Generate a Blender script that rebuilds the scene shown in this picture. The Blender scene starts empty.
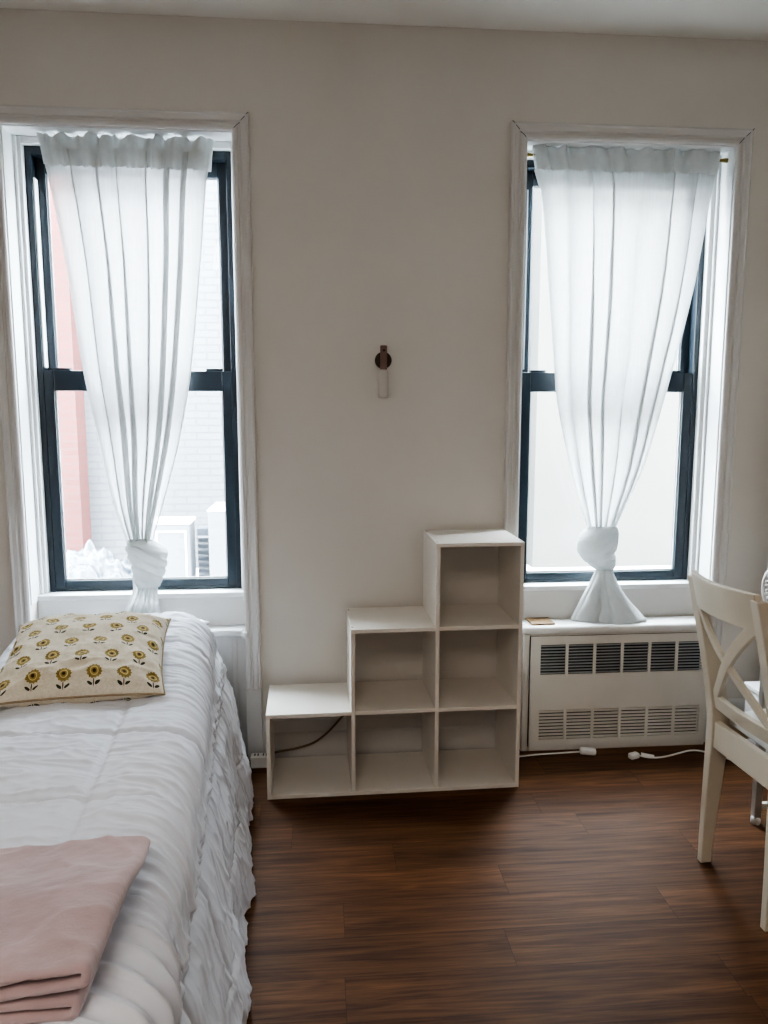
import bpy, bmesh, math, random
from mathutils import Vector, Matrix, noise
random.seed(7)
C = bpy.context.scene.collection
PI = math.pi

# ------------------------------------------------------------------ materials
class X:
    """thin wrapper so shader maths can be written as expressions"""
    def __init__(s, nt, sock): s.nt, s.s = nt, sock
    def _m(s, op, o=None, o2=None):
        n = s.nt.nodes.new('ShaderNodeMath'); n.operation = op
        for i, v in enumerate((s, o, o2)):
            if v is None: continue
            if isinstance(v, X): s.nt.links.new(v.s, n.inputs[i])
            else: n.inputs[i].default_value = v
        return X(s.nt, n.outputs[0])
    def __add__(s, o): return s._m('ADD', o)
    def __sub__(s, o): return s._m('SUBTRACT', o)
    def __mul__(s, o): return s._m('MULTIPLY', o)
    def __truediv__(s, o): return s._m('DIVIDE', o)
    def lt(s, o): return s._m('LESS_THAN', o)
    def gt(s, o): return s._m('GREATER_THAN', o)
    def f(s, op, o=None): return s._m(op, o)

def newmat(name):
    m = bpy.data.materials.new(name); m.use_nodes = True
    nt = m.node_tree; b = nt.nodes['Principled BSDF']
    return m, nt, b

def nd(nt, t, **kw):
    n = nt.nodes.new(t)
    for k, v in kw.items(): setattr(n, k, v)
    return n

def coords(nt, scale=(1, 1, 1), kind='Object'):
    tc = nd(nt, 'ShaderNodeTexCoord'); mp = nd(nt, 'ShaderNodeMapping')
    mp.inputs['Scale'].default_value = scale
    nt.links.new(tc.outputs[kind], mp.inputs[0])
    return mp.outputs[0]

def noise_tex(nt, vec, scale, detail=4, rough=.55, dist=0):
    n = nd(nt, 'ShaderNodeTexNoise')
    n.inputs['Scale'].default_value = scale; n.inputs['Detail'].default_value = detail
    n.inputs['Roughness'].default_value = rough; n.inputs['Distortion'].default_value = dist
    nt.links.new(vec, n.inputs['Vector'])
    return n.outputs['Fac']

def ramp(nt, fac, stops):
    r = nd(nt, 'ShaderNodeValToRGB'); e = r.color_ramp.elements
    while len(e) < len(stops): e.new(.5)
    for el, (p, c) in zip(e, stops): el.position = p; el.color = (*c, 1)
    nt.links.new(fac, r.inputs[0]); return r.outputs[0]

def bump(nt, b, h, strength=.2, dist=.002):
    n = nd(nt, 'ShaderNodeBump'); n.inputs['Strength'].default_value = strength
    n.inputs['Distance'].default_value = dist
    nt.links.new(h, n.inputs['Height']); nt.links.new(n.outputs[0], b.inputs['Normal'])

def mixc(nt, fac, a, b):
    n = nd(nt, 'ShaderNodeMix', data_type='RGBA')
    for sock, v in ((n.inputs[0], fac), (n.inputs[6], a), (n.inputs[7], b)):
        if isinstance(v, X): v = v.s
        if isinstance(v, (tuple, list)): sock.default_value = (*v, 1)
        elif isinstance(v, float): sock.default_value = v
        else: nt.links.new(v, sock)
    return n.outputs[2]

def paint(name, c, rough=.5, var=.06, nscale=3, bumps=.12, bscale=60, metallic=0., spec=.5):
    m, nt, b = newmat(name)
    v = coords(nt)
    lo = tuple(x * (1 - var) for x in c); hi = tuple(min(1, x * (1 + var)) for x in c)
    nt.links.new(ramp(nt, noise_tex(nt, v, nscale, 5), [(.3, lo), (.7, hi)]), b.inputs['Base Color'])
    b.inputs['Roughness'].default_value = rough; b.inputs['Metallic'].default_value = metallic
    b.inputs['Specular IOR Level'].default_value = spec
    if bumps: bump(nt, b, noise_tex(nt, v, bscale, 3), bumps, .001)
    return m

M = {}
M['wall'] = paint('wall_paint', (.70, .67, .63), .75, .035, 1.3, .25, 45)
M['ceiling'] = paint('ceiling_paint', (.86, .85, .82), .8, .03, 1.5, .15, 40)
M['trim'] = paint('trim_gloss', (.66, .645, .63), .38, .03, 5, .1, 25)
M['jamb'] = paint('jamb_gloss', (.80, .82, .82), .35, .04, 6, .15, 30)
M['frame'] = paint('black_aluminium', (.012, .020, .028), .38, .2, 8, .08, 60)
M['track'] = paint('silver_track', (.75, .77, .78), .35, .05, 8, 0)
M['laminate'] = paint('white_laminate', (.80, .76, .70), .38, .02, 8, 0)
M['laminate_dark'] = paint('screw_recess', (.08, .07, .06), .6, .05, 8, 0)
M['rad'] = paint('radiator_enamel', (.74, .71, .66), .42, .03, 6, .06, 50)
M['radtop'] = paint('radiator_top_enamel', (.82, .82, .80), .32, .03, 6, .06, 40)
M['slat'] = paint('louvre_slat', (.40, .41, .43), .45, .04, 6, 0)
M['dark'] = paint('dark_void', (.012, .012, .014), .8, .1, 8, 0)
M['chair'] = paint('chair_lacquer', (.60, .545, .45), .36, .03, 10, .05, 30)
M['plastic'] = paint('white_plastic', (.82, .82, .81), .35, .02, 8, 0)
M['cordw'] = paint('white_cord', (.78, .76, .72), .45, .03, 20, 0)
M['cordb'] = paint('tan_cord', (.22, .16, .10), .55, .05, 20, 0)
M['brass'] = paint('brass', (.32, .25, .10), .3, .08, 20, 0, metallic=1.)
M['bronze'] = paint('bronze_plate', (.060, .036, .026), .45, .1, 30, .05, 80, metallic=.2)
M['bronze_bar'] = paint('bronze_bar', (.20, .125, .10), .42, .1, 30, .05, 80, metallic=.3)
M['frost'] = paint('frosted_glass', (.60, .565, .52), .5, .02, 10, 0)
M['steel'] = paint('desk_steel', (.55, .55, .54), .35, .05, 10, 0, metallic=.6)
M['desk'] = paint('desk_top', (.72, .68, .6), .4, .03, 8, 0)
M['mattress'] = paint('mattress_ticking', (.7, .7, .7), .9, .03, 10, .1, 60)
M['seam'] = paint('piping_cloth', (.34, .26, .17), .9, .1, 40, 0)
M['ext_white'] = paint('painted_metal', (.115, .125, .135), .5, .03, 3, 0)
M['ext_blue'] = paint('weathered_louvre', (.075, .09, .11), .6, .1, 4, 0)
M['ext_ground'] = paint('pale_paving', (.52, .53, .54), .9, .1, 3, .2, 20)
M['scribble'] = paint('scribble_paint', (.03, .033, .045), .9, .1, 9, 0)
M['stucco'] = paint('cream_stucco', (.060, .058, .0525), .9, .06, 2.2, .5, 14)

def brick(name, c1, c2, mortar, scale=1.0):
    m, nt, b = newmat(name)
    tc = nd(nt, 'ShaderNodeTexCoord'); mp = nd(nt, 'ShaderNodeMapping')
    mp.inputs['Rotation'].default_value = (PI / 2, 0, 0)
    nt.links.new(tc.outputs['Object'], mp.inputs[0])
    t = nd(nt, 'ShaderNodeTexBrick')
    t.inputs['Color1'].default_value = (*c1, 1); t.inputs['Color2'].default_value = (*c2, 1)
    t.inputs['Mortar'].default_value = (*mortar, 1)
    t.inputs['Scale'].default_value = scale; t.inputs['Brick Width'].default_value = .19
    t.inputs['Row Height'].default_value = .056; t.inputs['Mortar Size'].default_value = .006
    nt.links.new(mp.outputs[0], t.inputs['Vector'])
    nt.links.new(t.outputs['Color'], b.inputs['Base Color']); b.inputs['Roughness'].default_value = .85
    bump(nt, b, t.outputs['Fac'], -.5, .006)
    return m
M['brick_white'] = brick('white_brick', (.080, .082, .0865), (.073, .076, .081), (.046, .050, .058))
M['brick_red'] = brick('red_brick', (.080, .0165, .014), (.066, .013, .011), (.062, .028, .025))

def cloth(name, c, weave=900, rough=.95, sheen=.3, var=.05, bstr=.15):
    m, nt, b = newmat(name); v = coords(nt)
    lo = tuple(x * (1 - var) for x in c); hi = tuple(min(1, x * (1 + var)) for x in c)
    nt.links.new(ramp(nt, noise_tex(nt, v, 7, 6), [(.3, lo), (.7, hi)]), b.inputs['Base Color'])
    b.inputs['Roughness'].default_value = rough; b.inputs['Sheen Weight'].default_value = sheen
    bump(nt, b, noise_tex(nt, v, weave, 2), bstr, .0008)
    return m
M['comforter'] = cloth('comforter_cotton', (.755, .78, .845), 500, .8, .15, .02, .1)
M['sheet'] = cloth('pillowcase_cotton', (.82, .82, .83), 500, .85, .1, .02, .1)
M['blanket'] = cloth('pink_fleece', (.50, .375, .38), 200, 1., .6, .12, .9)

def sheer(name, trans):
    m, nt, b = newmat(name)
    v = coords(nt, (1, 1, 1))
    out = nt.nodes['Material Output']; nt.nodes.remove(b)
    d = nd(nt, 'ShaderNodeBsdfDiffuse'); t = nd(nt, 'ShaderNodeBsdfTranslucent'); tr = nd(nt, 'ShaderNodeBsdfTransparent')
    col = ramp(nt, noise_tex(nt, v, 40, 4), [(.2, (.69, .71, .71)), (.8, (.77, .79, .79))])
    nt.links.new(col, d.inputs[0]); nt.links.new(col, t.inputs[0])
    a = nd(nt, 'ShaderNodeMixShader'); a.inputs[0].default_value = .33
    nt.links.new(d.outputs[0], a.inputs[1]); nt.links.new(t.outputs[0], a.inputs[2])
    w = nd(nt, 'ShaderNodeMixShader')
    fac = ramp(nt, noise_tex(nt, coords(nt, (1, 1, .05)), 160, 2), [(.3, (trans * .6,) * 3), (.7, (trans * 1.4,) * 3)])
    nt.links.new(fac, w.inputs[0])
    nt.links.new(a.outputs[0], w.inputs[1]); nt.links.new(tr.outputs[0], w.inputs[2])
    nt.links.new(w.outputs[0], out.inputs[0])
    return m
M['sheer'] = sheer('sheer_voile', .13)
M['sheer_thick'] = sheer('gathered_voile', .015)

def glass():
    m, nt, b = newmat('window_glass'); out = nt.nodes['Material Output']; nt.nodes.remove(b)
    tr = nd(nt, 'ShaderNodeBsdfTransparent'); g = nd(nt, 'ShaderNodeBsdfGlossy'); g.inputs['Roughness'].default_value = .03
    col = ramp(nt, noise_tex(nt, coords(nt), 2, 2), [(.3, (.95, .97, .97)), (.7, (.98, .99, .99))])
    nt.links.new(col, tr.inputs[0])
    w = nd(nt, 'ShaderNodeMixShader'); w.inputs[0].default_value = .05
    nt.links.new(tr.outputs[0], w.inputs[1]); nt.links.new(g.outputs[0], w.inputs[2])
    nt.links.new(w.outputs[0], out.inputs[0]); return m
M['glass'] = glass()

def floor_mat():
    m, nt, b = newmat('walnut_planks')
    at = nd(nt, 'ShaderNodeAttribute'); at.attribute_name = 'plank'
    sep = nd(nt, 'ShaderNodeSeparateColor'); nt.links.new(at.outputs['Color'], sep.inputs[0])
    tc = nd(nt, 'ShaderNodeTexCoord')
    sx = nd(nt, 'ShaderNodeSeparateXYZ'); nt.links.new(tc.outputs['Object'], sx.inputs[0])
    r1 = X(nt, sep.outputs[0]); r2 = X(nt, sep.outputs[1])
    x = X(nt, sx.outputs[0]); y = X(nt, sx.outputs[1])
    def vec(a, bb, cc):
        c = nd(nt, 'ShaderNodeCombineXYZ')
        for i, q in enumerate((a, bb, cc)): nt.links.new(q.s, c.inputs[i])
        return c.outputs[0]
    broad = noise_tex(nt, vec(x * 1.6 + r1 * 37., y * 11. + r2 * 11., r1 * 9.), 1.0, 5, .6, .9)
    cat = noise_tex(nt, vec(x * .9 + r1 * 31., y * 15. + r2 * 17., r1 * 5.), 1.0, 2, .5, 1.6)
    bands = (X(nt, cat) * 30.).f('SINE') * .5 + .5
    streak = noise_tex(nt, vec(x * 2.2 + r2 * 13., y * 48., r1 * 3.), 1.0, 5, .62, .8)
    fine = noise_tex(nt, vec(x * 7. + r1 * 13., y * 260., r1 * 3.), 1.0, 3, .6)
    f = X(nt, broad) * .36 + bands * .07 + X(nt, streak) * .36 + X(nt, fine) * .25
    base = ramp(nt, f.s, [(.33, (.030, .0115, .004)), (.46, (.072, .029, .011)), (.58, (.122, .053, .021)), (.74, (.20, .092, .040))])
    hsv = nd(nt, 'ShaderNodeHueSaturation')
    nt.links.new((r2 * .36 + .82).s, hsv.inputs['Value']); nt.links.new(base, hsv.inputs['Color'])
    nt.links.new(hsv.outputs[0], b.inputs['Base Color'])
    rg = X(nt, fine) * .18 + .40
    nt.links.new(rg.s, b.inputs['Roughness']); b.inputs['Specular IOR Level'].default_value = .22
    bump(nt, b, (X(nt, fine) + X(nt, broad) * .4).s, .12, .001)
    return m
M['floor'] = floor_mat()

def wood_small(name, a, c):
    m, nt, b = newmat(name)
    f = noise_tex(nt, coords(nt, (4, 60, 4)), 2, 5, .6, .6)
    nt.links.new(ramp(nt, f, [(.3, a), (.7, c)]), b.inputs['Base Color']); b.inputs['Roughness'].default_value = .5
    return m
M['coaster'] = wood_small('coaster_wood', (.13, .075, .035), (.30, .19, .09))

def flower_cloth():
    m, nt, b = newmat('flower_print_linen')
    uv = nd(nt, 'ShaderNodeUVMap'); uv.uv_map = 'UVMap'
    s = nd(nt, 'ShaderNodeSeparateXYZ'); nt.links.new(uv.outputs[0], s.inputs[0])
    u = X(nt, s.outputs[0]) / .074; v = X(nt, s.outputs[1]) / .074
    row = v.f('FLOOR')
    odd = (row * .5).f('FRACT') * 2.        # 0 or 1 (0.5*2)
    fu = (u + odd * .5).f('FRACT') - .5
    fv = v.f('FRACT') - .56
    r = (fu * fu + fv * fv).f('SQRT')
    th = fv.f('ARCTAN2', fu)
    wob = (th * 14.).f('COSINE') * .018
    petal = r.lt(wob + .245)
    inner = r.lt(.140); ring = r.lt(.110); core = r.lt(.058)
    # leaves: two slanted ellipses and a short stem below the flower head
    def ell(cx, cy, ang, a, bb):
        px = fu - cx; py = fv - cy
        q = px * math.cos(ang) + py * math.sin(ang); w = py * math.cos(ang) - px * math.sin(ang)
        return ((q * q) / (a * a) + (w * w) / (bb * bb)).lt(1.)
    leaf = ell(.13, -.39, .55, .10, .042).f('MAXIMUM', ell(-.13, -.39, -.55, .10, .042)).f('MAXIMUM', ell(0., -.36, PI / 2, .12, .018))
    nz = noise_tex(nt, coords(nt), 55, 4)
    cloth_c = ramp(nt, noise_tex(nt, coords(nt, (1, 1, 1)), 180, 3), [(.3, (.62, .55, .43)), (.7, (.74, .67, .55))])
    c = mixc(nt, leaf, cloth_c, (.035, .04, .025))
    petc = ramp(nt, nz, [(.35, (.20, .145, .035)), (.65, (.36, .26, .075))])
    c = mixc(nt, petal, c, petc)
    c = mixc(nt, inner, c, (.62, .50, .24))
    c = mixc(nt, ring, c, (.33, .23, .06))
    c = mixc(nt, core, c, (.045, .03, .015))
    nt.links.new(c, b.inputs['Base Color']); b.inputs['Roughness'].default_value = .95
    b.inputs['Sheen Weight'].default_value = .2
    bump(nt, b, noise_tex(nt, coords(nt), 420, 2), .3, .001)
    return m
M['flower'] = flower_cloth()

# ------------------------------------------------------------------ mesh helpers
def obj(name, bm, m, parent=None, smooth=False, bevel=0., seg=2):
    me = bpy.data.meshes.new(name)
    bmesh.ops.recalc_face_normals(bm, faces=bm.faces)
    bm.to_mesh(me); bm.free()
    ms = m if isinstance(m, (list, tuple)) else [m]
    for q in ms: me.materials.append(q)
    if smooth:
        for p in me.polygons: p.use_smooth = True
    o = bpy.data.objects.new(name, me); C.objects.link(o)
    if parent: o.parent = parent
    if bevel:
        md = o.modifiers.new('bevel', 'BEVEL'); md.width = bevel; md.segments = seg; md.limit_method = 'ANGLE'
        md.harden_normals = False
    return o

def tag(o, label=None, cat=None, group=None, kind=None):
    for k, v in (('label', label), ('category', cat), ('group', group), ('kind', kind)):
        if v: o[k] = v
    return o

def thing(name, label, cat, loc=(0, 0, 0), rz=0., group=None):
    o = bpy.data.objects.new(name, None); C.objects.link(o)
    o.location = loc; o.rotation_euler = (0, 0, rz); o.empty_display_size = .05
    return tag(o, label, cat, group)

def bx(bm, x0, x1, y0, y1, z0, z1, mat=0, rot=None):
    vs = [Vector((x, y, z)) for x in (x0, x1) for y in (y0, y1) for z in (z0, z1)]
    if rot is not None:
        c = Vector(((x0 + x1) / 2, (y0 + y1) / 2, (z0 + z1) / 2)); vs = [c + rot @ (v - c) for v in vs]
    v = [bm.verts.new(q) for q in vs]
    for f in ((0, 1, 3, 2), (4, 6, 7, 5), (0, 4, 5, 1), (2, 3, 7, 6), (0, 2, 6, 4), (1, 5, 7, 3)):
        bm.faces.new([v[i] for i in f]).material_index = mat

def box(name, x0, x1, y0, y1, z0, z1, m, parent=None, bevel=.0):
    bm = bmesh.new(); bx(bm, x0, x1, y0, y1, z0, z1); return obj(name, bm, m, parent, bevel=bevel)

def loft(bm, rings, closed=True, cap=True):
    """rings: list of lists of points, joined one to the next"""
    vr = [[bm.verts.new(p) for p in r] for r in rings]
    n = len(vr[0])
    for a, b in zip(vr, vr[1:]):
        for i in range(n if closed else n - 1):
            j = (i + 1) % n
            bm.faces.new((a[i], a[j], b[j], b[i]))
    if cap and closed:
        bm.faces.new(vr[0][::-1]); bm.faces.new(vr[-1])
    return vr

def tube(bm, pts, r, seg=8, cap=True):
    pts = [Vector(p) for p in pts]; rings = []
    t0 = (pts[1] - pts[0]).normalized()
    up = Vector((0, 0, 1)) if abs(t0.z) < .9 else Vector((1, 0, 0))
    n = t0.cross(up).normalized()
    for i, p in enumerate(pts):
        t = (pts[min(i + 1, len(pts) - 1)] - pts[max(i - 1, 0)]).normalized()
        n = (n - t * n.dot(t)).normalized(); b = t.cross(n)
        rr = r[i] if isinstance(r, (list, tuple)) else r
        rings.append([p + n * (rr * math.cos(2 * PI * k / seg)) + b * (rr * math.sin(2 * PI * k / seg)) for k in range(seg)])
    loft(bm, rings, True, cap)

def smooth_path(pts, n=12):
    pts = [Vector(p) for p in pts]; out = []
    for i in range(len(pts) - 1):
        p0, p1, p2, p3 = pts[max(i - 1, 0)], pts[i], pts[i + 1], pts[min(i + 2, len(pts) - 1)]
        for k in range(n):
            t = k / n
            out.append(.5 * ((2 * p1) + (p2 - p0) * t + (2 * p0 - 5 * p1 + 4 * p2 - p3) * t * t + (3 * p1 - p0 - 3 * p2 + p3) * t ** 3))
    out.append(pts[-1]); return out

def lathe(bm, prof, axis_pt, seg=24):
    """prof: (r,z) pairs around a vertical axis"""
    rings = [[Vector((axis_pt[0] + r * math.cos(2 * PI * k / seg), axis_pt[1] + r * math.sin(2 * PI * k / seg), axis_pt[2] + z)) for k in range(seg)] for r, z in prof]
    loft(bm, rings)

def interp(tab, z, col):
    """smooth interpolation in a table sorted by decreasing key"""
    if z >= tab[0][0]: return tab[0][col]
    for i in range(len(tab) - 1):
        a, b = tab[i], tab[i + 1]
        if a[0] >= z >= b[0]:
            t = (a[0] - z) / (a[0] - b[0])
            p0 = tab[max(i - 1, 0)]; p3 = tab[min(i + 2, len(tab) - 1)]
            ma = (b[col] - p0[col]) / max(1e-6, p0[0] - b[0]) * (a[0] - b[0]) if i > 0 else b[col] - a[col]
            mb = (p3[col] - a[col]) / max(1e-6, a[0] - p3[0]) * (a[0] - b[0]) if i + 2 < len(tab) else b[col] - a[col]
            h = t * t; q = h * t
            return (2 * q - 3 * h + 1) * a[col] + (q - 2 * h + t) * ma + (-2 * q + 3 * h) * b[col] + (q - h) * mb
    return tab[-1][col]

def sstep(a, b, x):
    t = max(0., min(1., (x - a) / (b - a))); return t * t * (3 - 2 * t)
def N(x, y=0., z=0.): return noise.noise(Vector((x, y, z)))
def FN(x, y, z=0., o=4): return noise.fractal(Vector((x, y, z)), 1., 2., o)

# ------------------------------------------------------------------ the room
XL, XR, YB, ZC = -1.95, 1.93, -5.2, 2.695
A3, A2, B2, B3 = -1.078, -.291, .764, 1.557       # window openings
ZO = 2.325                                        # head of the openings
TH = .30

# floor: planks run along x
bm = bmesh.new()
col = bm.loops.layers.float_color.new('plank')
fixed = {-1.06: [.052, .946, -.85], -1.199: [.47, -.5, 1.4], -1.338: [.047, .98, -.9], -.921: [.52, -.42, 1.45], -.782: [.215, 1.15, -.7], -.643: [.85, -.1, -1.]}
k0 = -31; pw = .139; g = .0005
for k in range(k0, 12):
    y0 = -1.06 + pw * k; y1 = y0 + pw
    if y1 < YB or y0 > .06: continue
    y0c, y1c = max(y0, YB), min(y1, .06)
    ks = [q for q in fixed if abs(q - y0) < .004]
    if ks: seams = sorted(fixed[ks[0]])
    else: st = XL + random.uniform(-.9, 0); seams = [st + .95 * i for i in range(6)]
    seams = [XL] + [s for s in seams if XL + .05 < s < XR - .05] + [XR]
    for a, b in zip(seams, seams[1:]):
        f = bm.faces.new([bm.verts.new(p) for p in ((a + g, y0c + g, 0), (b - g, y0c + g, 0), (b - g, y1c - g, 0), (a + g, y1c - g, 0))])
        cc = (random.random(), random.random(), random.random(), 1)
        for l in f.loops: l[col] = cc
f = bm.faces.new([bm.verts.new(p) for p in ((XL, YB, -.002), (XR, YB, -.002), (XR, .07, -.002), (XL, .07, -.002))]); f.material_index = 1
bx(bm, XL, XR, YB, .30, -.12, -.004, 1)
tag(obj('floor', bm, [M['floor'], M['dark']]), kind='structure')

# window wall with the two tall niches
bm = bmesh.new()
for a, b in ((XL - .1, A3), (A2, B2), (B3, XR + .1)): bx(bm, a, b, 0, TH, 0, ZC + .02)
for a, b in ((A3, A2), (B2, B3)):
    bx(bm, a, b, 0, TH, ZO, ZC + .02)
    bx(bm, a, b, .072, TH, 0, .632)
tag(obj('wall_window', bm, M['wall']), kind='structure')
for nm, a in (('wall_left', (XL - .1, XL, YB, 0)), ('wall_right', (XR, XR + .1, YB, 0)), ('wall_back', (XL - .1, XR + .1, YB - .1, YB))):
    tag(box(nm, *a, 0, ZC + .02, M['wall']), kind='structure')
tag(box('ceiling', XL - .1, XR + .1, YB - .1, TH, ZC, ZC + .1, M['ceiling']), kind='structure')

# baseboard: tall board with a stepped cap
def baseboard(name, a, b):
    bm = bmesh.new()
    prof = [(0, 0), (-.016, 0), (-.016, .10), (-.013, .106), (-.013, .15), (-.009, .165), (-.004, .172), (0, .176)]
    loft(bm, [[(x, y, z) for y, z in prof] for x in (a, b)])
    tag(obj(name, bm, M['trim']), kind='structure')
baseboard('baseboard_window_left', XL, -1.152); baseboard('baseboard_window_middle', -.233, .706); baseboard('baseboard_window_right', 1.622, XR)
for nm, s in (('baseboard_left', 1), ('baseboard_right', -1)):
    xw = XL if s > 0 else XR
    bm = bmesh.new(); prof = [(0, 0), (.016, 0), (.016, .10), (.013, .106), (.013, .15), (.004, .172), (0, .176)]
    loft(bm, [[(xw + s * d, y, z) for d, z in prof] for y in (YB, -.02)])
    tag(obj(nm, bm, M['trim']), kind='structure')

# casings: moulded profile, mitred at the head
CP = [(0., .0), (0., -.012), (.006, -.016), (.016, -.016), (.020, -.012), (.026, -.012), (.030, -.018), (.044, -.020), (.050, -.024), (.056, -.022), (.058, -.014), (.058, 0.)]
def casing(name, a, b):
    # path: up the left side, across the head, down the right side; profile grows outwards
    bm = bmesh.new()
    def ring(x, z, dx, dz): return [(x + dx * w, d, z + dz * w) for w, d in CP]
    loft(bm, [ring(a, 0, -1, 0), ring(a, ZO, -1, 1)])
    loft(bm, [ring(a + .0004, ZO, -1, 1), ring(b - .0004, ZO, 1, 1)])
    loft(bm, [ring(b, ZO, 1, 1), ring(b, 0, 1, 0)])
    o = obj(name, bm, M['trim']); tag(o, kind='structure'); return o
ca1 = casing('trim_1', A3, A2); ca2 = casing('trim_2', B2, B3)
# fine open mitre joints
for (px, s, par) in ((A2, 1, ca1), (A3, -1, ca1), (B2, -1, ca2), (B3, 1, ca2)):
    bm = bmesh.new()
    pts = [(px + s * (w + .001), d - .0006, ZO + w + .001) for w, d in CP[1:-1]]
    for w in (-1, 1): pass
    va = [bm.verts.new((x - s * .0008, y, z + .0008)) for x, y, z in pts]; vb = [bm.verts.new((x + s * .0008, y, z - .0008)) for x, y, z in pts]
    for i in range(len(pts) - 1): bm.faces.new((va[i], va[i + 1], vb[i + 1], vb[i]))
    obj('mitre_joint', bm, M['dark'], par)

def window(n, a, b, left):
    """black double-hung window in a white lined niche"""
    root = thing('window_%d' % n, None, None); root['kind'] = 'structure'
    fa, fb, z0, z1 = (a + .029, b - .019, .651, 2.297) if left else (a + .018, b - .033, .649, 2.297)
    # white jamb linings and stops
    bm = bmesh.new()
    t = .004
    bx(bm, a, a + t, .0, TH, .632, ZO); bx(bm, b - t, b, .0, TH, .632, ZO); bx(bm, a + t, b - t, 0, TH, ZO - t, ZO)
    obj('jamb_lining', bm, M['jamb'], root)
    bm = bmesh.new()
    bx(bm, a + t, fa, .098, .22, .651, ZO - t); bx(bm, fb, b - t, .098, .22, .651, ZO - t); bx(bm, fa, fb, .098, .22, z1, ZO - t)
    bx(bm, a + t, a + .016, .086, .098, .651, ZO - t); bx(bm, b - .016, b - t, .086, .098, .651, ZO - t)
    obj('stop_moulding', bm, M['jamb'], root, bevel=.003)
    bm = bmesh.new(); bx(bm, a + t, b - t, .062, .22, .630, .651); obj('stool', bm, M['jamb'], root, bevel=.004)
    bm = bmesh.new(); bx(bm, a + t, b - t, .066, .074, .520, .630); obj('apron', bm, M['trim'], root)
    # black frame
    fw = .022
    bm = bmesh.new()
    bx(bm, fa, fa + fw, .125, .215, z0, z1); bx(bm, fb - fw, fb, .125, .215, z0, z1)
    bx(bm, fa + fw, fb - fw, .125, .215, z1 - .028, z1); bx(bm, fa + fw, fb - fw, .125, .215, z0, z0 + .014)
    obj('frame', bm, M['frame'], root, bevel=.002)
    def sash(name, sa, sb, za, zb, y0, y1, st, top, bot):
        bm = bmesh.new()
        bx(bm, sa, sa + st, y0, y1, za, zb); bx(bm, sb - st, sb, y0, y1, za, zb)
        bx(bm, sa + st, sb - st, y0, y1, zb - top, zb); bx(bm, sa + st, sb - st, y0, y1, za, za + bot)
        s = obj(name, bm, M['frame'], root, bevel=.003)
        ym = (y0 + y1) / 2
        box('glass_pane', sa + st - .002, sb - st + .002, ym - .002, ym + .002, za + bot - .002, zb - top + .002, M['glass'], s)
        bm = bmesh.new(); e = .005
        ga, gb, gz0, gz1 = sa + st, sb - st, za + bot, zb - top
        bx(bm, ga, ga + e, ym - .007, ym - .003, gz0, gz1); bx(bm, gb - e, gb, ym - .007, ym - .003, gz0, gz1)
        bx(bm, ga, gb, ym - .007, ym - .003, gz0, gz0 + e); 
        obj('glazing_bead', bm, M['track'], s)
        return s
    ia, ib = fa + fw, fb - fw
    lo = sash('lower_sash', ia - .012, ib + .012, z0 + .006, 1.500, .128, .164, .047, .076, .036)
    up = sash('upper_sash', ia, ib, 1.436, z1 - .024, .170, .204, .034, .058, .050)
    bm = bmesh.new(); bx(bm, ia - .006, ib + .006, .1295, .150, 1.440, 1.447); obj('rail_groove', bm, M['dark'], lo)
    # tilt latches and sash lock on the meeting rail
    for xx in (ia + .035, ib - .035 - .06): box('tilt_latch', xx, xx + .06, .133, .16, 1.500, 1.510, M['frame'], lo, .002)
    bm = bmesh.new(); xm = (fa + fb) / 2 - .02; bx(bm, xm - .03, xm + .03, .135, .16, 1.5, 1.512); bx(bm, xm - .006, xm + .035, .138, .152, 1.512, 1.524)
    obj('sash_lock', bm, M['frame'], lo, bevel=.002)
    bm = bmesh.new(); bx(bm, ia + .002, ia + .007, .130, .165, 1.512, 2.19); 
    obj('balance_track', bm, M['track'], root)
    return root
window(1, A3, A2, True); window(2, B2, B3, False)

# window sill board and panel below the left window
bm = bmesh.new(); bx(bm, A3 + .002, A2 - .002, -.012, .072, .494, .520); bx(bm, A2 - .010, A2 + .010, -.040, -.026, .494, .520)
tag(obj('trim_3', bm, M['jamb'], bevel=.006, seg=3), kind='structure')
bm = bmesh.new(); bx(bm, A3 + .001, A2 - .001, .02, .06, 0, .494)
for s in (-.345, -.62, -.80): bx(bm, s, s + .020, .012, .020, .02, .480)
tag(obj('trim_4', bm, M['trim'], bevel=.003), kind='structure')
# plinth block at the foot of the left window's right casing
tag(box('trim_5', A2 - .001, A2 + .060, -.0245, 0, 0, .287, M['trim'], bevel=.002), kind='structure')

# steam riser in the right corner
bm = bmesh.new(); lathe(bm, [(.028, 0), (.028, ZC)], (1.787, -.062, 0), 20); 
p_ = thing('steam_pipe', 'white painted vertical heating pipe in the right corner beside the window', 'pipe', (1.787, -.062, 0))
o = obj('pipe_run', bm, M['trim'], p_, True); o.location = (-1.787, .062, 0)
bm = bmesh.new(); lathe(bm, [(.030, .0005), (.048, .001), (.046, .010), (.030, .014)], (0, 0, 0), 20); obj('floor_flange', bm, M['trim'], p_, True)

# ------------------------------------------------------------------ outside the windows
GZ = .10
tag(box('courtyard_ground', -4.5, 5, .32, 3.6, GZ - .1, GZ, M['ext_ground']), kind='structure')
tag(box('brick_building', -4.5, 1.85, 3.2, 3.5, GZ, 3.7, M['brick_white']), 'white painted brick wall of the building seen through the left window', 'building')
tag(box('brick_chimney', -2.9, -1.79, 2.98, 3.198, GZ, 3.7, M['brick_red']), 'red brick chimney breast seen at the left edge of the left window', 'chimney')
tag(box('stucco_building', 1.69, 4.8, 2.98, 3.195, GZ, 3.7, M['stucco']), 'cream rendered wall filling the view through the right window', 'building')
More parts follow.
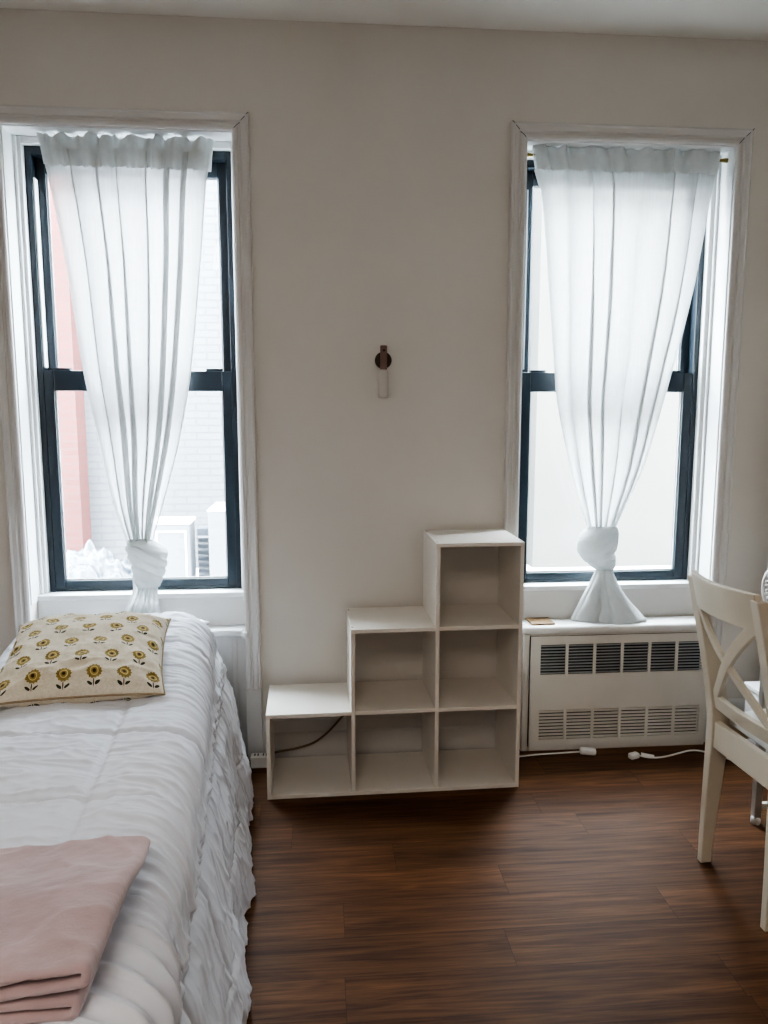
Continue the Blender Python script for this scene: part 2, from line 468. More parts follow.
# condenser and tall duct on the roof outside the left window
t = thing('air_conditioner', 'white outdoor condenser cabinet with a raised rim, outside the left window behind the curtain knot', 'air conditioner', (-.93, 2.1, GZ))
box('cabinet', -.13, .10, -.09, .12, 0, .53, M['ext_white'], t, .006)
box('lid', -.14, .11, -.10, .13, .53, .552, M['plastic'], t, .006)
bm = bmesh.new()
for a, b, c_, d in ((-.11, -.10, .02, .49), (.07, .08, .02, .49), (-.10, .07, .48, .49), (-.10, .07, .02, .03)): bx(bm, a, b, -.097, -.09, c_, d)
obj('front_rim', bm, M['plastic'], t)
t = thing('louvred_vent', 'grey blue louvred vent box between two white cabinets outside the left window', 'vent', (-.775, 2.3, GZ))
box('housing', -.05, .05, -.02, .12, 0, .46, M['ext_blue'], t)
bm = bmesh.new()
for i in range(10): bx(bm, -.045, .045, -.045, -.02, .02 + i * .042, .03 + i * .042, 0, Matrix.Rotation(.5, 3, 'X'))
obj('louvres', bm, M['ext_white'], t)
t = thing('duct_box', 'tall white sheet metal duct box at the right edge of the left window outside', 'duct', (-.615, 2.1, GZ))
box('duct', -.095, .12, -.1, .32, 0, .61, M['ext_white'], t, .004)
box('duct_cap', -.10, .125, -.105, .325, .61, .622, M['plastic'], t, .003)
box('cap_vent', .0, .06, .08, .16, .622, .65, M['ext_blue'], t, .003)
# crumpled plastic sheet
bm = bmesh.new(); n = 46; vs = []
for i in range(n + 1):
    r = []
    for j in range(n + 1):
        u, v = i / n, j / n
        h = .34 * (math.sin(PI * min(1, max(0, v)))) ** .5 * (1 - .35 * abs(2 * u - 1) ** 3) * (1 - .45 * sstep(.35, 1, u))
        r.append(bm.verts.new((-1.72 + .58 * u, 1.95 + .42 * v, GZ + .004 + max(0, h + .09 * FN(u * 6, v * 6, 2, 5) * min(1, h * 6)))))
    vs.append(r)
for i in range(n):
    for j in range(n): bm.faces.new((vs[i][j], vs[i + 1][j], vs[i + 1][j + 1], vs[i][j + 1]))
m_, nt, b = newmat('plastic_sheet'); nt.links.new(ramp(nt, noise_tex(nt, coords(nt, (1, 1, 3)), 9, 5), [(.35, (.035, .048, .062)), (.7, (.13, .14, .15))]), b.inputs['Base Color'])
b.inputs['Roughness'].default_value = .18
tag(obj('plastic_sheet', bm, m_, smooth=True), 'crumpled shiny plastic sheeting heaped outside the left window at lower left', 'sheet')
# painted scribbles on the wall by the cream building
rs = random.Random(3)
bm = bmesh.new(); pts = []
for i in range(42): pts.append((1.585 + .10 * rs.random(), 3.197, .35 + i * .027 + rs.uniform(-.10, .10)))
pts = [(min(1.685, q[0]), q[1], q[2]) for q in smooth_path(pts, 7)]; lv = []
for i, p in enumerate(pts):
    d = Vector(pts[min(i + 1, len(pts) - 1)]) - Vector(pts[max(i - 1, 0)])
    q = Vector((-d.z, 0, d.x)).normalized() * .007
    lv.append([Vector(p) - q, Vector(p) + q])
loft(bm, lv, closed=False, cap=False)
tag(obj('wall_scribble', bm, M['scribble']), 'grey scribbled lines on the white wall at the left edge of the right window', 'graffiti')

# ------------------------------------------------------------------ curtains
def panel(bm, tab, y0, pleats, seed, zt, zb, nu=170, nv=120, amp=(.012, .035), lap=(.7, 1.5), ycurve=None, noise_amp=.004):
    """tab rows: (z, x_left, x_right); folds lap over each other more where the cloth narrows"""
    rs = random.Random(seed); ph = [rs.uniform(0, 6.28) for _ in range(8)]
    w0 = tab[0][2] - tab[0][1]
    rows = []
    for j in range(nv + 1):
        z = zt + (zb - zt) * j / nv; t = j / nv
        xl, xr = interp(tab, z, 1), interp(tab, z, 2); w = xr - xl
        k = max(0., 1 - w / w0)
        A = amp[0] + (amp[1] - amp[0]) * k ** .8
        c0 = lap[0] + (lap[1] - lap[0]) * min(1, k * 1.4)
        r = []
        for i in range(nu + 1):
            u = i / nu
            uu = u + .020 * math.sin(2 * PI * 2.3 * u + ph[0]) + .012 * math.sin(2 * PI * 1.1 * u + ph[1] + 1.2 * t)
            p = 2 * PI * pleats * uu + ph[2]
            fold = .62 + .75 * N(u * pleats * .55 + seed, 3.3, t * .9)
            e = sstep(0, .06, min(u, 1 - u))
            x = xl + w * (u + e * c0 * fold / (2 * PI * pleats) * 1.35 * math.sin(p))
            y = A * (.85 * math.cos(p) * (.55 + .6 * fold) + .25 * math.sin(p * .41 + ph[3]))
            yy = y0 + y + noise_amp * N(u * 14, z * 5, seed)
            if ycurve: yy += ycurve(z, u)
            r.append((x, yy, z))
        rows.append(r)
    loft(bm, rows, closed=False, cap=False)
    return rows

def header(bm, xl, xr, y0, zt, zb, pleats, seed, nu=220, tl=.02, tr=.012):
    """two-layer rod pocket with a wavy ruffled top edge"""
    rs = random.Random(seed); p1, p2 = rs.random() * 6, rs.random() * 6
    ring_rows = []
    for i in range(nu + 1):
        u = i / nu; x = xl + (xr - xl) * u
        p = 2 * PI * pleats * (u + .012 * math.sin(19 * u + p2)) + p1
        w = .010 * math.sin(p) + .004 * math.sin(2.3 * p + p2)
        top = zt + .008 * math.sin(p + 1) + .004 * math.sin(p * 1.7)
        rod = (zt + zb) / 2 + .003
        prof = [(-.013 + w, zb), (-.014 + w * .8, zb + .018), (-.0135 + .55 * w, rod - .006), (-.0125 + .45 * w, rod + .004), (-.011 + w * .8, rod + .014), (-.009 + 1.3 * w, rod + .022), (-.006 + 1.6 * w, top - .004), (0 + 1.6 * w, top), (.006 + 1.6 * w, top - .004), (.011 + w, rod + .018), (.0125 + .45 * w, rod), (.014 + w * .8, zb + .018), (.013 + w, zb)]
        ring_rows.append([(x + (tl * (1 - u) - tr * u) * max(0, min(1, (zt - z) / (zt - zb))) + .004 * math.sin(p * 1.3) * (1 if 0 < i < nu else 0), y0 + d, z + .0012 * math.sin(z * 900 + 3 * math.sin(p * .5))) for d, z in prof])
    loft(bm, ring_rows, closed=False, cap=False)

def knot(bm, prof, cy, tilt, creases, seed, n=72, m=64, depth=.8):
    """prof: (z, x_left, x_right) from top to bottom; slanting creases pinch the wrapped cloth"""
    zt, zb = prof[0][0], prof[-1][0]; rings = []
    for j in range(m + 1):
        t = j / m; z = zt + (zb - zt) * (.5 - .5 * math.cos(PI * t))
        xl, xr = interp(prof, z, 1), interp(prof, z, 2); cx, rx = (xl + xr) / 2, (xr - xl) / 2
        r = []
        for i in range(n):
            ph = 2 * PI * i / n; cx_, sy_ = math.cos(ph), math.sin(ph)
            q = z - tilt * rx * cx_ + .012 * sy_ + .010 * N(cx_ * 1.5, sy_ * 1.5, seed)
            ds = [abs(q - c) for c in creases]; dm = min(ds)
            pin = -.15 * math.exp(-dm / .0045) - .03 * math.exp(-dm / .02)
            s_ = 1 + pin + .05 * N(cx_ * 2 + seed, sy_ * 2, z * 14) + .012 * math.sin(q * 420 + 2 * N(cx_ * 3, sy_ * 3, z * 20))
            r.append(Vector((cx + rx * cx_ * s_, cy + rx * depth * sy_ * s_, z + .004 * N(cx_ * 2, sy_ * 2, z * 9 + seed))))
        rings.append(r)
    loft(bm, rings)

YR = .045
# left curtain
cl = thing('sheer_curtain', 'white sheer curtain over the left window, twisted into a knot above the bed', 'curtain', (-.66, YR, .52), 0., 'knotted sheer curtains')
def cobj(name, bm, m, par):
    o = obj(name, bm, m, par, True); o.location = -Vector(par.location); return o
tabL = [(2.262, -.960, -.372), (2.156, -.940, -.392), (1.887, -.899, -.420), (1.498, -.856, -.470), (1.242, -.811, -.522), (.998, -.768, -.592), (.845, -.722, -.640)]
bm = bmesh.new(); panel(bm, tabL, YR, 7, 4, 2.262, .835, amp=(.014, .030), lap=(1.6, 2.7)); cobj('panel', bm, M['sheer'], cl)
bm = bmesh.new(); header(bm, -.968, -.366, YR, 2.312, 2.205, 7.5, 2); cobj('rod_pocket', bm, M['sheer_thick'], cl)
bm = bmesh.new(); knot(bm, [(.866, -.722, -.650), (.852, -.738, -.612), (.825, -.738, -.582), (.795, -.730, -.578), (.765, -.722, -.583), (.735, -.712, -.592), (.705, -.706, -.602), (.685, -.700, -.612)], YR, -.42, (.822, .783, .742), 2.0); cobj('knot', bm, M['sheer_thick'], cl)
tl = [(.735, -.712, -.620), (.668, -.714, -.622), (.60, -.745, -.618), (.523, -.785, -.600)]
bm = bmesh.new(); panel(bm, tl, YR - .012, 6, 9, .735, .523, 90, 40, amp=(.012, .012), lap=(.7, .9)); cobj('tail', bm, M['sheer_thick'], cl)
# right curtain
cr = thing('sheer_curtain', 'white sheer curtain over the right window, knotted and resting on the radiator cover', 'curtain', (1.12, YR, .516), 0., 'knotted sheer curtains')
tabR = [(2.30, .797, 1.522), (2.167, .833, 1.503), (1.805, .874, 1.452), (1.50, .904, 1.385), (1.391, .916, 1.358), (1.119, .980, 1.285), (.887, 1.060, 1.182), (.84, 1.075, 1.165)]
bm = bmesh.new(); panel(bm, tabR, YR, 6.5, 21, 2.29, .835, amp=(.010, .028), lap=(1.0, 2.1)); cobj('panel', bm, M['sheer'], cr)
bm = bmesh.new(); header(bm, .796, 1.521, YR, 2.330, 2.235, 7, 5); cobj('rod_pocket', bm, M['sheer_thick'], cr)
bm = bmesh.new(); panel(bm, [(2.24, .808, 1.515), (2.175, .830, 1.503)], YR + .012, 6.5, 21, 2.24, 2.176, 170, 8, amp=(.010, .028), lap=(1.0, 2.1)); cobj('hem_band', bm, M['sheer'], cr)
bm = bmesh.new(); knot(bm, [(.890, 1.062, 1.178), (.868, 1.038, 1.184), (.840, 1.024, 1.184), (.805, 1.021, 1.180), (.775, 1.034, 1.178), (.750, 1.056, 1.180), (.728, 1.085, 1.176), (.712, 1.118, 1.160)], YR - .005, .30, (.765,), 7.0); cobj('knot', bm, M['sheer_thick'], cr)
yc = lambda z, u: -.040 * sstep(.70, .53, z)
def lobe(bm, tab, seed, k, n=72, m=46):
    """hanging end of the curtain: a closed bell of cloth with soft vertical creases and a rolled hem
    tab rows: (z, x_left, x_right, y_centre, y_half)"""
    zt, zb = tab[0][0], tab[-1][0]; rings = []
    for j in range(m + 1):
        z = zt + (zb - zt) * j / m; v = j / m
        xl, xr, yc, yh = (interp(tab, z, c) for c in (1, 2, 3, 4)); r = []
        for i in range(n):
            p = 2 * PI * i / n
            w = 1 + (.14 + .06 * (1 - v)) * (.45 - abs(math.sin(k * p * .5 + seed + .9 * N(math.cos(p) * 2, v * 2, seed))) * 0 - (1 - abs(math.sin(k * p * .5 + seed + .9 * N(math.cos(p) * 2, v * 2, seed)))) ** 4) + .05 * N(2 * math.cos(p) + seed, 2 * math.sin(p), v * 4)
            r.append(Vector(((xl + xr) / 2 + (xr - xl) / 2 * math.cos(p) * w, yc + yh * math.sin(p) * w, z + .004 * v * math.sin(3 * p + seed))))
        rings.append(r)
    for sc, dz in ((1.015, -.004), (.99, -.005), (.93, -.003)):     # rolled hem
        c = Vector((sum(q.x for q in r) / n, sum(q.y for q in r) / n, 0))
        rings.append([Vector((c.x + (q.x - c.x) * sc, c.y + (q.y - c.y) * sc, max(.5165, zb + dz + .003 * math.sin(2 * PI * i * 3 / n + seed)))) for i, q in enumerate(r)])
    loft(bm, rings, True, False)
bm = bmesh.new(); lobe(bm, [(.750, 1.108, 1.152, YR, .020), (.70, 1.096, 1.152, YR, .024), (.62, 1.055, 1.150, YR - .006, .030), (.56, 1.022, 1.148, YR - .014, .038), (.524, 1.004, 1.146, YR - .016, .040)], 1.3, 6)
cobj('tail', bm, M['sheer_thick'], cr)
bm = bmesh.new(); lobe(bm, [(.750, 1.110, 1.160, YR - .008, .020), (.70, 1.114, 1.170, YR - .012, .024), (.62, 1.114, 1.212, YR - .024, .030), (.56, 1.110, 1.262, YR - .036, .036), (.522, 1.098, 1.292, YR - .050, .040)], 4.2, 7)
cobj('tail', bm, M['sheer_thick'], cr)

# rods
for lab, a, b, z in (('thin brass tension rod carrying the left window curtain', -.965, -.374, 2.262), ('thin brass tension rod carrying the right window curtain', B2 + .0045, B3 - .0045, 2.289)):
    r = thing('curtain_rod', lab, 'curtain rod', ((a + b) / 2, YR, z), 0., 'curtain rods'); h = (b - a) / 2
    bm = bmesh.new(); tube(bm, [(-h + .01, 0, 0), (h - .01, 0, 0)], .0040, 12); obj('rod', bm, M['brass'], r, True)
    for s in (-1, 1):
        if lab.endswith('left window curtain'):
            bm = bmesh.new(); tube(bm, [(s * (h - .016), 0, 0), (s * (h - .016), .052, 0)], .005, 10); obj('bracket', bm, M['brass'], r, True); continue
        bm = bmesh.new(); tube(bm, [(s * (h - .034), 0, 0), (s * (h - .022), 0, 0), (s * (h - .012), 0, 0), (s * h, 0, 0)], [.0040, .0060, .0085, .0085], 14); obj('end_cap', bm, M['brass'], r, True)

# ------------------------------------------------------------------ radiator cover
rc = thing('radiator_cover', 'white metal radiator cover with two rows of louvres under the right window', 'radiator', (1.164, 0, 0))
RX = 1.164
bm = bmesh.new()
bx(bm, .788 - RX, .8145 - RX, -.040, .066, 0, .487); bx(bm, 1.533 - RX, 1.549 - RX, -.040, .066, 0, .487)
bx(bm, .8145 - RX, 1.533 - RX, -.040, -.032, 0, .030); bx(bm, .8145 - RX, 1.533 - RX, -.040, -.032, .452, .487)
obj('casing', bm, M['rad'], rc, bevel=.003)
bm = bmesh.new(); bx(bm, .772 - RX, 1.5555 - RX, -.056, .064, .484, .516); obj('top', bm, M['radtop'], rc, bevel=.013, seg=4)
bm = bmesh.new(); bx(bm, .815 - RX, 1.532 - RX, .0, .03, .002, .48); obj('dark_backing', bm, M['dark'], rc)  # black slab: the shade inside the cover, put in as colour behind the louvres
# front panel with twelve openings
px0, px1, pz0, pz1 = .817 - RX, 1.532 - RX, .022, .474
secs = [(.857 + .112 * i - RX, .857 + .112 * i + .1005 - RX) for i in range(6)]
U0, U1, L0, L1 = .318, .440, .050, .172
bm = bmesh.new(); y0, y1 = -.047, -.041
for a, b in ((pz0, L0), (L1, U0), (U1, pz1)): bx(bm, px0, px1, y0, y1, a, b)
for a, b in ((L0, L1), (U0, U1)):
    ed = [px0] + [v for s in secs for v in s] + [px1]
    for i in range(0, len(ed), 2): bx(bm, ed[i], ed[i + 1], y0, y1, a, b)
bmesh.ops.remove_doubles(bm, verts=bm.verts, dist=1e-5)
obj('front_panel', bm, M['rad'], rc)
bm = bmesh.new(); bx(bm, px0 - .003, px1 + .003, -.0409, -.0400, pz0 - .003, pz1 + .003)
# (dark reveal line round the panel, hollow in the middle)
bm.free(); bm = bmesh.new()
for a, b, c_, d in ((px0 - .003, px0, pz0, pz1 + .0012), (px1, px1 + .0015, pz0, pz1 + .0012), (px0, px1, pz1, pz1 + .0012), (px0, px1, pz0 - .002, pz0)): bx(bm, a, b, -.0425, -.0405, c_, d)
obj('panel_gap', bm, M['dark'], rc)
def louvres(name, z0, z1, n, hgt, ang, mat):
    bm = bmesh.new(); R_ = Matrix.Rotation(ang, 3, 'X'); p = (z1 - z0) / n
    for a, b in secs:
        for i in range(n):
            zc = z0 + p * (i + .5); bx(bm, a, b, -.0455, -.0415, zc - hgt / 2, zc + hgt / 2, 0, R_)
    obj(name, bm, mat, rc)
louvres('upper_louvres', U0, U1, 10, .0050, .25, M['slat'])
louvres('lower_louvres', L0, L1, 9, .0086, .15, M['rad'])

# wooden coaster
bm = bmesh.new(); bx(bm, -.047, .047, -.045, .045, .0, .007)
o = obj('coaster', bm, M['coaster'], bevel=.002); o.location = (.868, .012, .5162); o.rotation_euler = (0, 0, .03)
tag(o, 'small square brown wooden coaster on the left end of the radiator cover', 'coaster')

# ------------------------------------------------------------------ stepped cube shelf
sh = thing('cube_shelf', 'white stepped six-cube storage shelf standing between the two windows', 'shelf', (-.1943, -.336, 0), .0164)
t_ = .014; P = (.9 - t_) / 3; D_ = .294
def spart(name, x0, x1, z0, z1, y0=0., y1=D_): return box(name, x0, x1, y0, y1, z0, z1, M['laminate'], sh, .0012)
spart('bottom_board', 0, .9, 0, t_)
spart('side_panel', 0, t_, t_, P)
for k in (1, 2):
    spart('divider', P * k, P * k + t_, t_, P * (k + 1) - (0 if k == 1 else 0)) if False else None
spart('divider', P, P + t_, t_, 2 * P); spart('divider', 2 * P, 2 * P + t_, t_, 3 * P); spart('side_panel', 3 * P, .9, t_, 3 * P)
spart('top_board', 0, P, P, P + t_); spart('top_board', P, 2 * P, 2 * P, 2 * P + t_); spart('top_board', 2 * P, .9, 3 * P, .9)
spart('shelf_board', P + t_, 2 * P, P, P + t_, .003); spart('shelf_board', 2 * P + t_, 3 * P, P, P + t_, .003); spart('shelf_board', 2 * P + t_, 3 * P, 2 * P, 2 * P + t_, .003)
for x, y, z in ((P + .007, .03, 2 * P + t_), (P + .007, .262, 2 * P + t_), (2 * P + .007, .03, .9), (2 * P + .007, .262, .9), (.893, .03, .9), (.893, .262, .9)):
    bm = bmesh.new(); lathe(bm, [(.0035, -.001), (.0035, .0004)], (x, y, z), 10); obj('screw_hole', bm, M['laminate_dark'], sh)

# ------------------------------------------------------------------ wall sconce
sc = thing('wall_sconce', 'small bronze wall light with a frosted glass tube, between the windows', 'wall light', (.240, 0, 1.535))
def cyl_y(bm, r, y0, y1, cx=0, cz=0, seg=32):
    loft(bm, [[Vector((cx + r * math.cos(2 * PI * k / seg), y, cz + r * math.sin(2 * PI * k / seg))) for k in range(seg)] for y in (y0, y1)])
bm = bmesh.new(); cyl_y(bm, .031, -.014, 0); obj('back_plate', bm, M['bronze'], sc, bevel=.002)
bm = bmesh.new(); tube(bm, [(0, -.028, .052), (0, -.028, -.034)], .0125, 16); obj('lamp_holder', bm, M['bronze_bar'], sc, bevel=.001)
bm = bmesh.new(); cyl_y(bm, .004, -.043, -.038, 0, .034, 12); obj('screw', bm, M['dark'], sc)
bm = bmesh.new(); lathe(bm, [(.011, -.036), (.020, -.040), (.020, -.132), (.017, -.137), (.004, -.138)], (-.002, -.028, 0), 24); obj('glass_tube', bm, M['frost'], sc, True)
bm = bmesh.new(); cyl_y(bm, .006, -.028, -.012); obj('arm', bm, M['bronze'], sc)

# ------------------------------------------------------------------ bed
BXC = -.66
def xr_(y): return -.300 - .078 * y       # right shoulder line, slightly skewed
bed = thing('bed', 'single bed under the white comforter below the left window', 'bed', (BXC, -1.12, 0))
box('mattress', -.32, .20, -.97, .92, .26, .525, M['mattress'], bed, .06)
box('bed_base', -.33, .21, -.95, .90, .08, .26, M['mattress'], bed, .01)
for sx in (-.31, .19):
    for sy in (-.9, .86):
        bm = bmesh.new(); lathe(bm, [(.022, 0), (.028, .08)], (sx, sy, 0), 14); obj('leg', bm, M['dark'], bed)

R0 = .105; HW = .425
def topz(y):
    # pillow hump under the cloth at the head
    return .592 + .048 * sstep(-.66, -.36, y) - .085 * sstep(-.24, -.075, y)
def comforter_point(a, y):
    z0 = topz(y) + .006
    hd = sstep(-1.0, -.15, y); rr = R0 - .015 + .045 * hd; hw = HW - (-.0158 * (y + .1)) * 0
    half = hw - .078 - .016 * hd; flat = half - rr
    s = 1 if a >= 0 else -1; q = abs(a)
    cx = xr_(y) - HW
    side_len = rr * PI / 2
    if q <= flat: p = Vector((q, 0, z0)); n = Vector((0, 0, 1)); dn = 0
    elif q <= flat + side_len:
        th = (q - flat) / rr; p = Vector((flat + rr * math.sin(th), 0, z0 - rr + rr * math.cos(th))); n = Vector((math.sin(th), 0, math.cos(th))); dn = 0
    else:
        dn = q - flat - side_len; tot = AM - flat - side_len; fr = dn / tot
        zz = (z0 - rr) * (1 - fr) + .008 * fr
        p = Vector((half + (.092 + .018 * hd) * fr ** (.9 - .28 * hd), 0, zz)); n = Vector((1, 0, 0)); dn = fr
    # ---- displacement along the normal
    S = .31
    v1 = ((a - .150) / S) % 1.; v2 = ((y + 1.11) / S) % 1.
    e1, e2 = min(v1, 1 - v1), min(v2, 1 - v2)
    puff = .0075 * (min(1, e1 * 5) ** .5) * (min(1, e2 * 5) ** .5) * (1 - .8 * sstep(-.65, -.3, y))
    gro = -.006 * math.exp(-(e1 * S / .006) ** 2) - .007 * math.exp(-(e2 * S / .006) ** 2)
    # small puckers beside the stitching
    puck = .0016 * math.exp(-(e1 * S / .035)) * math.sin(y * 190 + 5 * N(a * 9, y * 8)) + .0016 * math.exp(-(e2 * S / .035)) * math.sin(a * 170 + 5 * N(a * 8, y * 9, 3))
    puck *= 1 - .8 * sstep(.42, .5, q)
    # gathers that run over the shoulder
    sh_w = sstep(.17, .30, q) * (1 - .97 * sstep(.40, .50, q)) if s > 0 else sstep(.25, .4, q)
    yy = y + .30 * (q - .3) * sstep(.25, .6, q)
    k = 2 * PI / .050 * (1 + .10 * N(a * 1.5, y * 1.3, 5))
    g1 = (1 - abs(math.sin(.5 * k * yy + 2.6 * N(a * 4, y * 5, 8)))) ** 1.6
    g2 = (1 - abs(math.sin(.83 * k * yy + 3 * N(a * 5 + 7, y * 6, 2)))) ** 1.3
    mod = .45 + .75 * max(0, N(a * 3, y * 4.5, 11) + .35)
    kf = 2 * PI / .026 * (1 + .08 * N(a * 2, y * 2, 15))
    g3 = (1 - abs(math.sin(.5 * kf * (y + .25 * (q - .2) ** 2) + 2.2 * N(a * 4 + 3, y * 7, 6)))) ** 1.5
    fine_w = sstep(.02, .20, q if s > 0 else .1) * (1 - sstep(.36, .46, q)) * (.25 + max(0, N(a * 4, y * 5, 17) + .3))
    gath = sh_w * mod * (.0054 + .0085 * sstep(-1.05, -1.6, y)) * (g1 + .45 * g2) * 1.25 + .0045 * fine_w * g3 * (1 - .5 * sstep(-1., -1.5, y))
    fold = .006 * FN(a * 5, y * 2.2, 4, 3) + (.0022 - .0012 * sstep(-1.2, -1.5, y)) * (1 - .85 * sstep(.38, .48, q)) * FN(a * 15, y * 22, 9, 3)
    top_w = .007 * (1 - abs(N(a * 4.5, y * 15, 21))) ** 9 * (1 - sh_w) + .004 * (1 - abs(N(a * 9 + y * 3, y * 24, 27))) ** 9 * (1 - .6 * sh_w)
    if s > 0 and q > .3: puff *= 1 - .5 * sstep(.3, .5, q)
    d = puff + gro + puck + gath + fold * (1 - .0 * dn) + top_w
    if dn > 0:
        ed = sstep(.15, 1, dn)
        hang = .010 * math.sin(y * 13 + 2.5 * N(y * 2.1, 4.)) + .006 * math.sin(y * 31 + 3 * N(y * 4, 2.) + 3 * dn) + .0012 * math.sin(y * 92 + 2 * N(y * 9, 5.))
        d += ed * hang + .016 * ed * FN(y * 4.5, dn * 2.2, 7, 3) + .003 * ed * FN(y * 12, dn * 5, 17, 3) + .006 * ed * (1 - abs(N(y * 5 + dn * 3, dn * 6 - y * 2, 41))) ** 7
        # crinkled horizontal run of the lower seam
        d += .007 * math.exp(-((dn - .10) / .03) ** 2) * (.8 + .6 * math.sin(y * 70 + 4 * N(y * 6, 9.)))
    if dn > 0: d -= .012 * math.exp(-((dn - .18) / .05) ** 2)
    p = p + n * d
    return Vector((cx + s * p.x, y + .006 * N(a * 3, y * 7, 31) , p.z))
SIDE = .50
AM = (HW - R0) + R0 * PI / 2 + SIDE
bm = bmesh.new(); rows = []
na, ny = 280, 620
Y0, Y1 = -.085, -2.20
for j in range(ny + 1):
    y = Y0 + (Y1 - Y0) * j / ny
    r = []
    for i in range(na + 1):
        u = i / na
        # denser sampling on the right-hand side, which faces the room
        a = -AM + 2 * AM * (u ** .8)
        p = comforter_point(a, y)
        if p.z < .004: p.z = .004
        r.append(p)
    rows.append(r)
# head end drops behind the pillow
r0 = rows[0]; lead = []
for dz, dy in ((.10, .004), (.05, .012), (.018, .010)): lead.append([Vector((p.x, p.y + dy, max(.004, p.z - dz))) for p in r0])
loft(bm, lead + rows, closed=False, cap=False)
com = obj('comforter', bm, M['comforter'], smooth=True)
tag(com, 'white quilted comforter draped over the bed down to the floor', 'comforter')

# white sleeping pillow whose corner peeks out at the head
def pillow_mesh(W, H, T, n=60, ear=.07, seed=1, wr=.006):
    bm = bmesh.new(); uvl = bm.loops.layers.uv.new('UVMap')
    def pt(u, v, s):
        du, dv = 1 - abs(u) ** 2.6, 1 - abs(v) ** 2.6
        t = T / 2 * (max(0, du) ** .5) * (max(0, dv) ** .5)
        pin = 1 - ear * (1 - abs(v) ** 2.5) * abs(u) ** 2
        pin2 = 1 - ear * (1 - abs(u) ** 2.5) * abs(v) ** 2
        x, y = u * W / 2 * pin, v * H / 2 * pin2
        edge = min(1, t / (T / 2) * 3)
        w = wr * FN(u * 3 + seed, v * 3, s * 2, 4) * edge + wr * .9 * (1 - abs(N(u * 2 + seed, v * 5, 3))) ** 5 * edge * sstep(.4, .9, max(abs(u), abs(v)))
        return Vector((x, y, s * t + w))
    for s in (1, -1):
        g = [[bm.verts.new(pt(-1 + 2 * i / n, -1 + 2 * j / n, s)) for j in range(n + 1)] for i in range(n + 1)]
        for i in range(n):
            for j in range(n):
                f = bm.faces.new((g[i][j], g[i + 1][j], g[i + 1][j + 1], g[i][j + 1]))
                for l, (a, b) in zip(f.loops, ((i, j), (i + 1, j), (i + 1, j + 1), (i, j + 1))):
                    l[uvl].uv = (a / n * W, b / n * H)
    bmesh.ops.remove_doubles(bm, verts=bm.verts, dist=.0004)
    edge = []
    for i in range(n): edge.append(pt(-1 + 2 * i / n, -1, 1))
    for i in range(n): edge.append(pt(1, -1 + 2 * i / n, 1))
    for i in range(n): edge.append(pt(1 - 2 * i / n, 1, 1))
    for i in range(n + 1): edge.append(pt(-1, 1 - 2 * i / n, 1))
    return bm, edge
bm, _ = pillow_mesh(.56, .34, .10, 40, .05, 4)
o = obj('bed_pillow', bm, M['sheet'], smooth=True); o.location = (-.690, -.245, .582); o.rotation_euler = (-.06, 0, .02)
tag(o, 'white bed pillow under the comforter, its corner showing below the window', 'pillow')

# printed throw pillow
tp = thing('throw_pillow', 'cream throw pillow printed with mustard sunflowers lying at the head of the bed', 'pillow', (-.652, -.752, .668))
tp.rotation_euler = (math.radians(11), math.radians(1), math.radians(8.5))
bm, edge = pillow_mesh(.434, .438, .15, 96, .07, 2, .008)
obj('cover', bm, M['flower'], tp, True)
bm = bmesh.new(); tube(bm, edge, .0030, 6); obj('piping', bm, M['seam'], tp, True)

# folded pink throw: one ribbon of fleece folded back and forth, folds along its right edge
bl = bmesh.new()
th = .0125
def ribbon():
    pts = []
    L = -.43
    def run(x0, x1, z0, z1, n=70): return [(x0 + (x1 - x0) * i / n, z0 + (z1 - z0) * i / n) for i in range(n + 1)]
    def turn(cx, cz, r, a0, a1, n=10): return [(cx + r * math.cos(a0 + (a1 - a0) * i / n), cz + r * math.sin(a0 + (a1 - a0) * i / n)) for i in range(1, n)]
    zs = [.0075, .0250, .045, .0665]
    pts += run(L, -.026, zs[0], zs[0]); pts += turn(-.024, (zs[0] + zs[1]) / 2, (zs[1] - zs[0]) / 2, -PI / 2, PI / 2)
    pts += run(-.026, L, zs[1], zs[1]); 
    pts += turn(L, (zs[1] + zs[2]) / 2, (zs[2] - zs[1]) / 2, 3 * PI / 2, PI / 2)
    pts += run(L, -.012, zs[2], zs[2]); pts += turn(-.010, (zs[2] + zs[3]) / 2, (zs[3] - zs[2]) / 2, -PI / 2, PI / 2)
    pts += run(-.012, L, zs[3], zs[3])
    return pts
rb = ribbon(); nrm = []
for i in range(len(rb)):
    a, b = rb[max(0, i - 1)], rb[min(len(rb) - 1, i + 1)]
    dx, dz = b[0] - a[0], b[1] - a[1]; l = math.hypot(dx, dz) or 1; nrm.append((-dz / l, dx / l))
rings = []
LB = .335; NB = 130
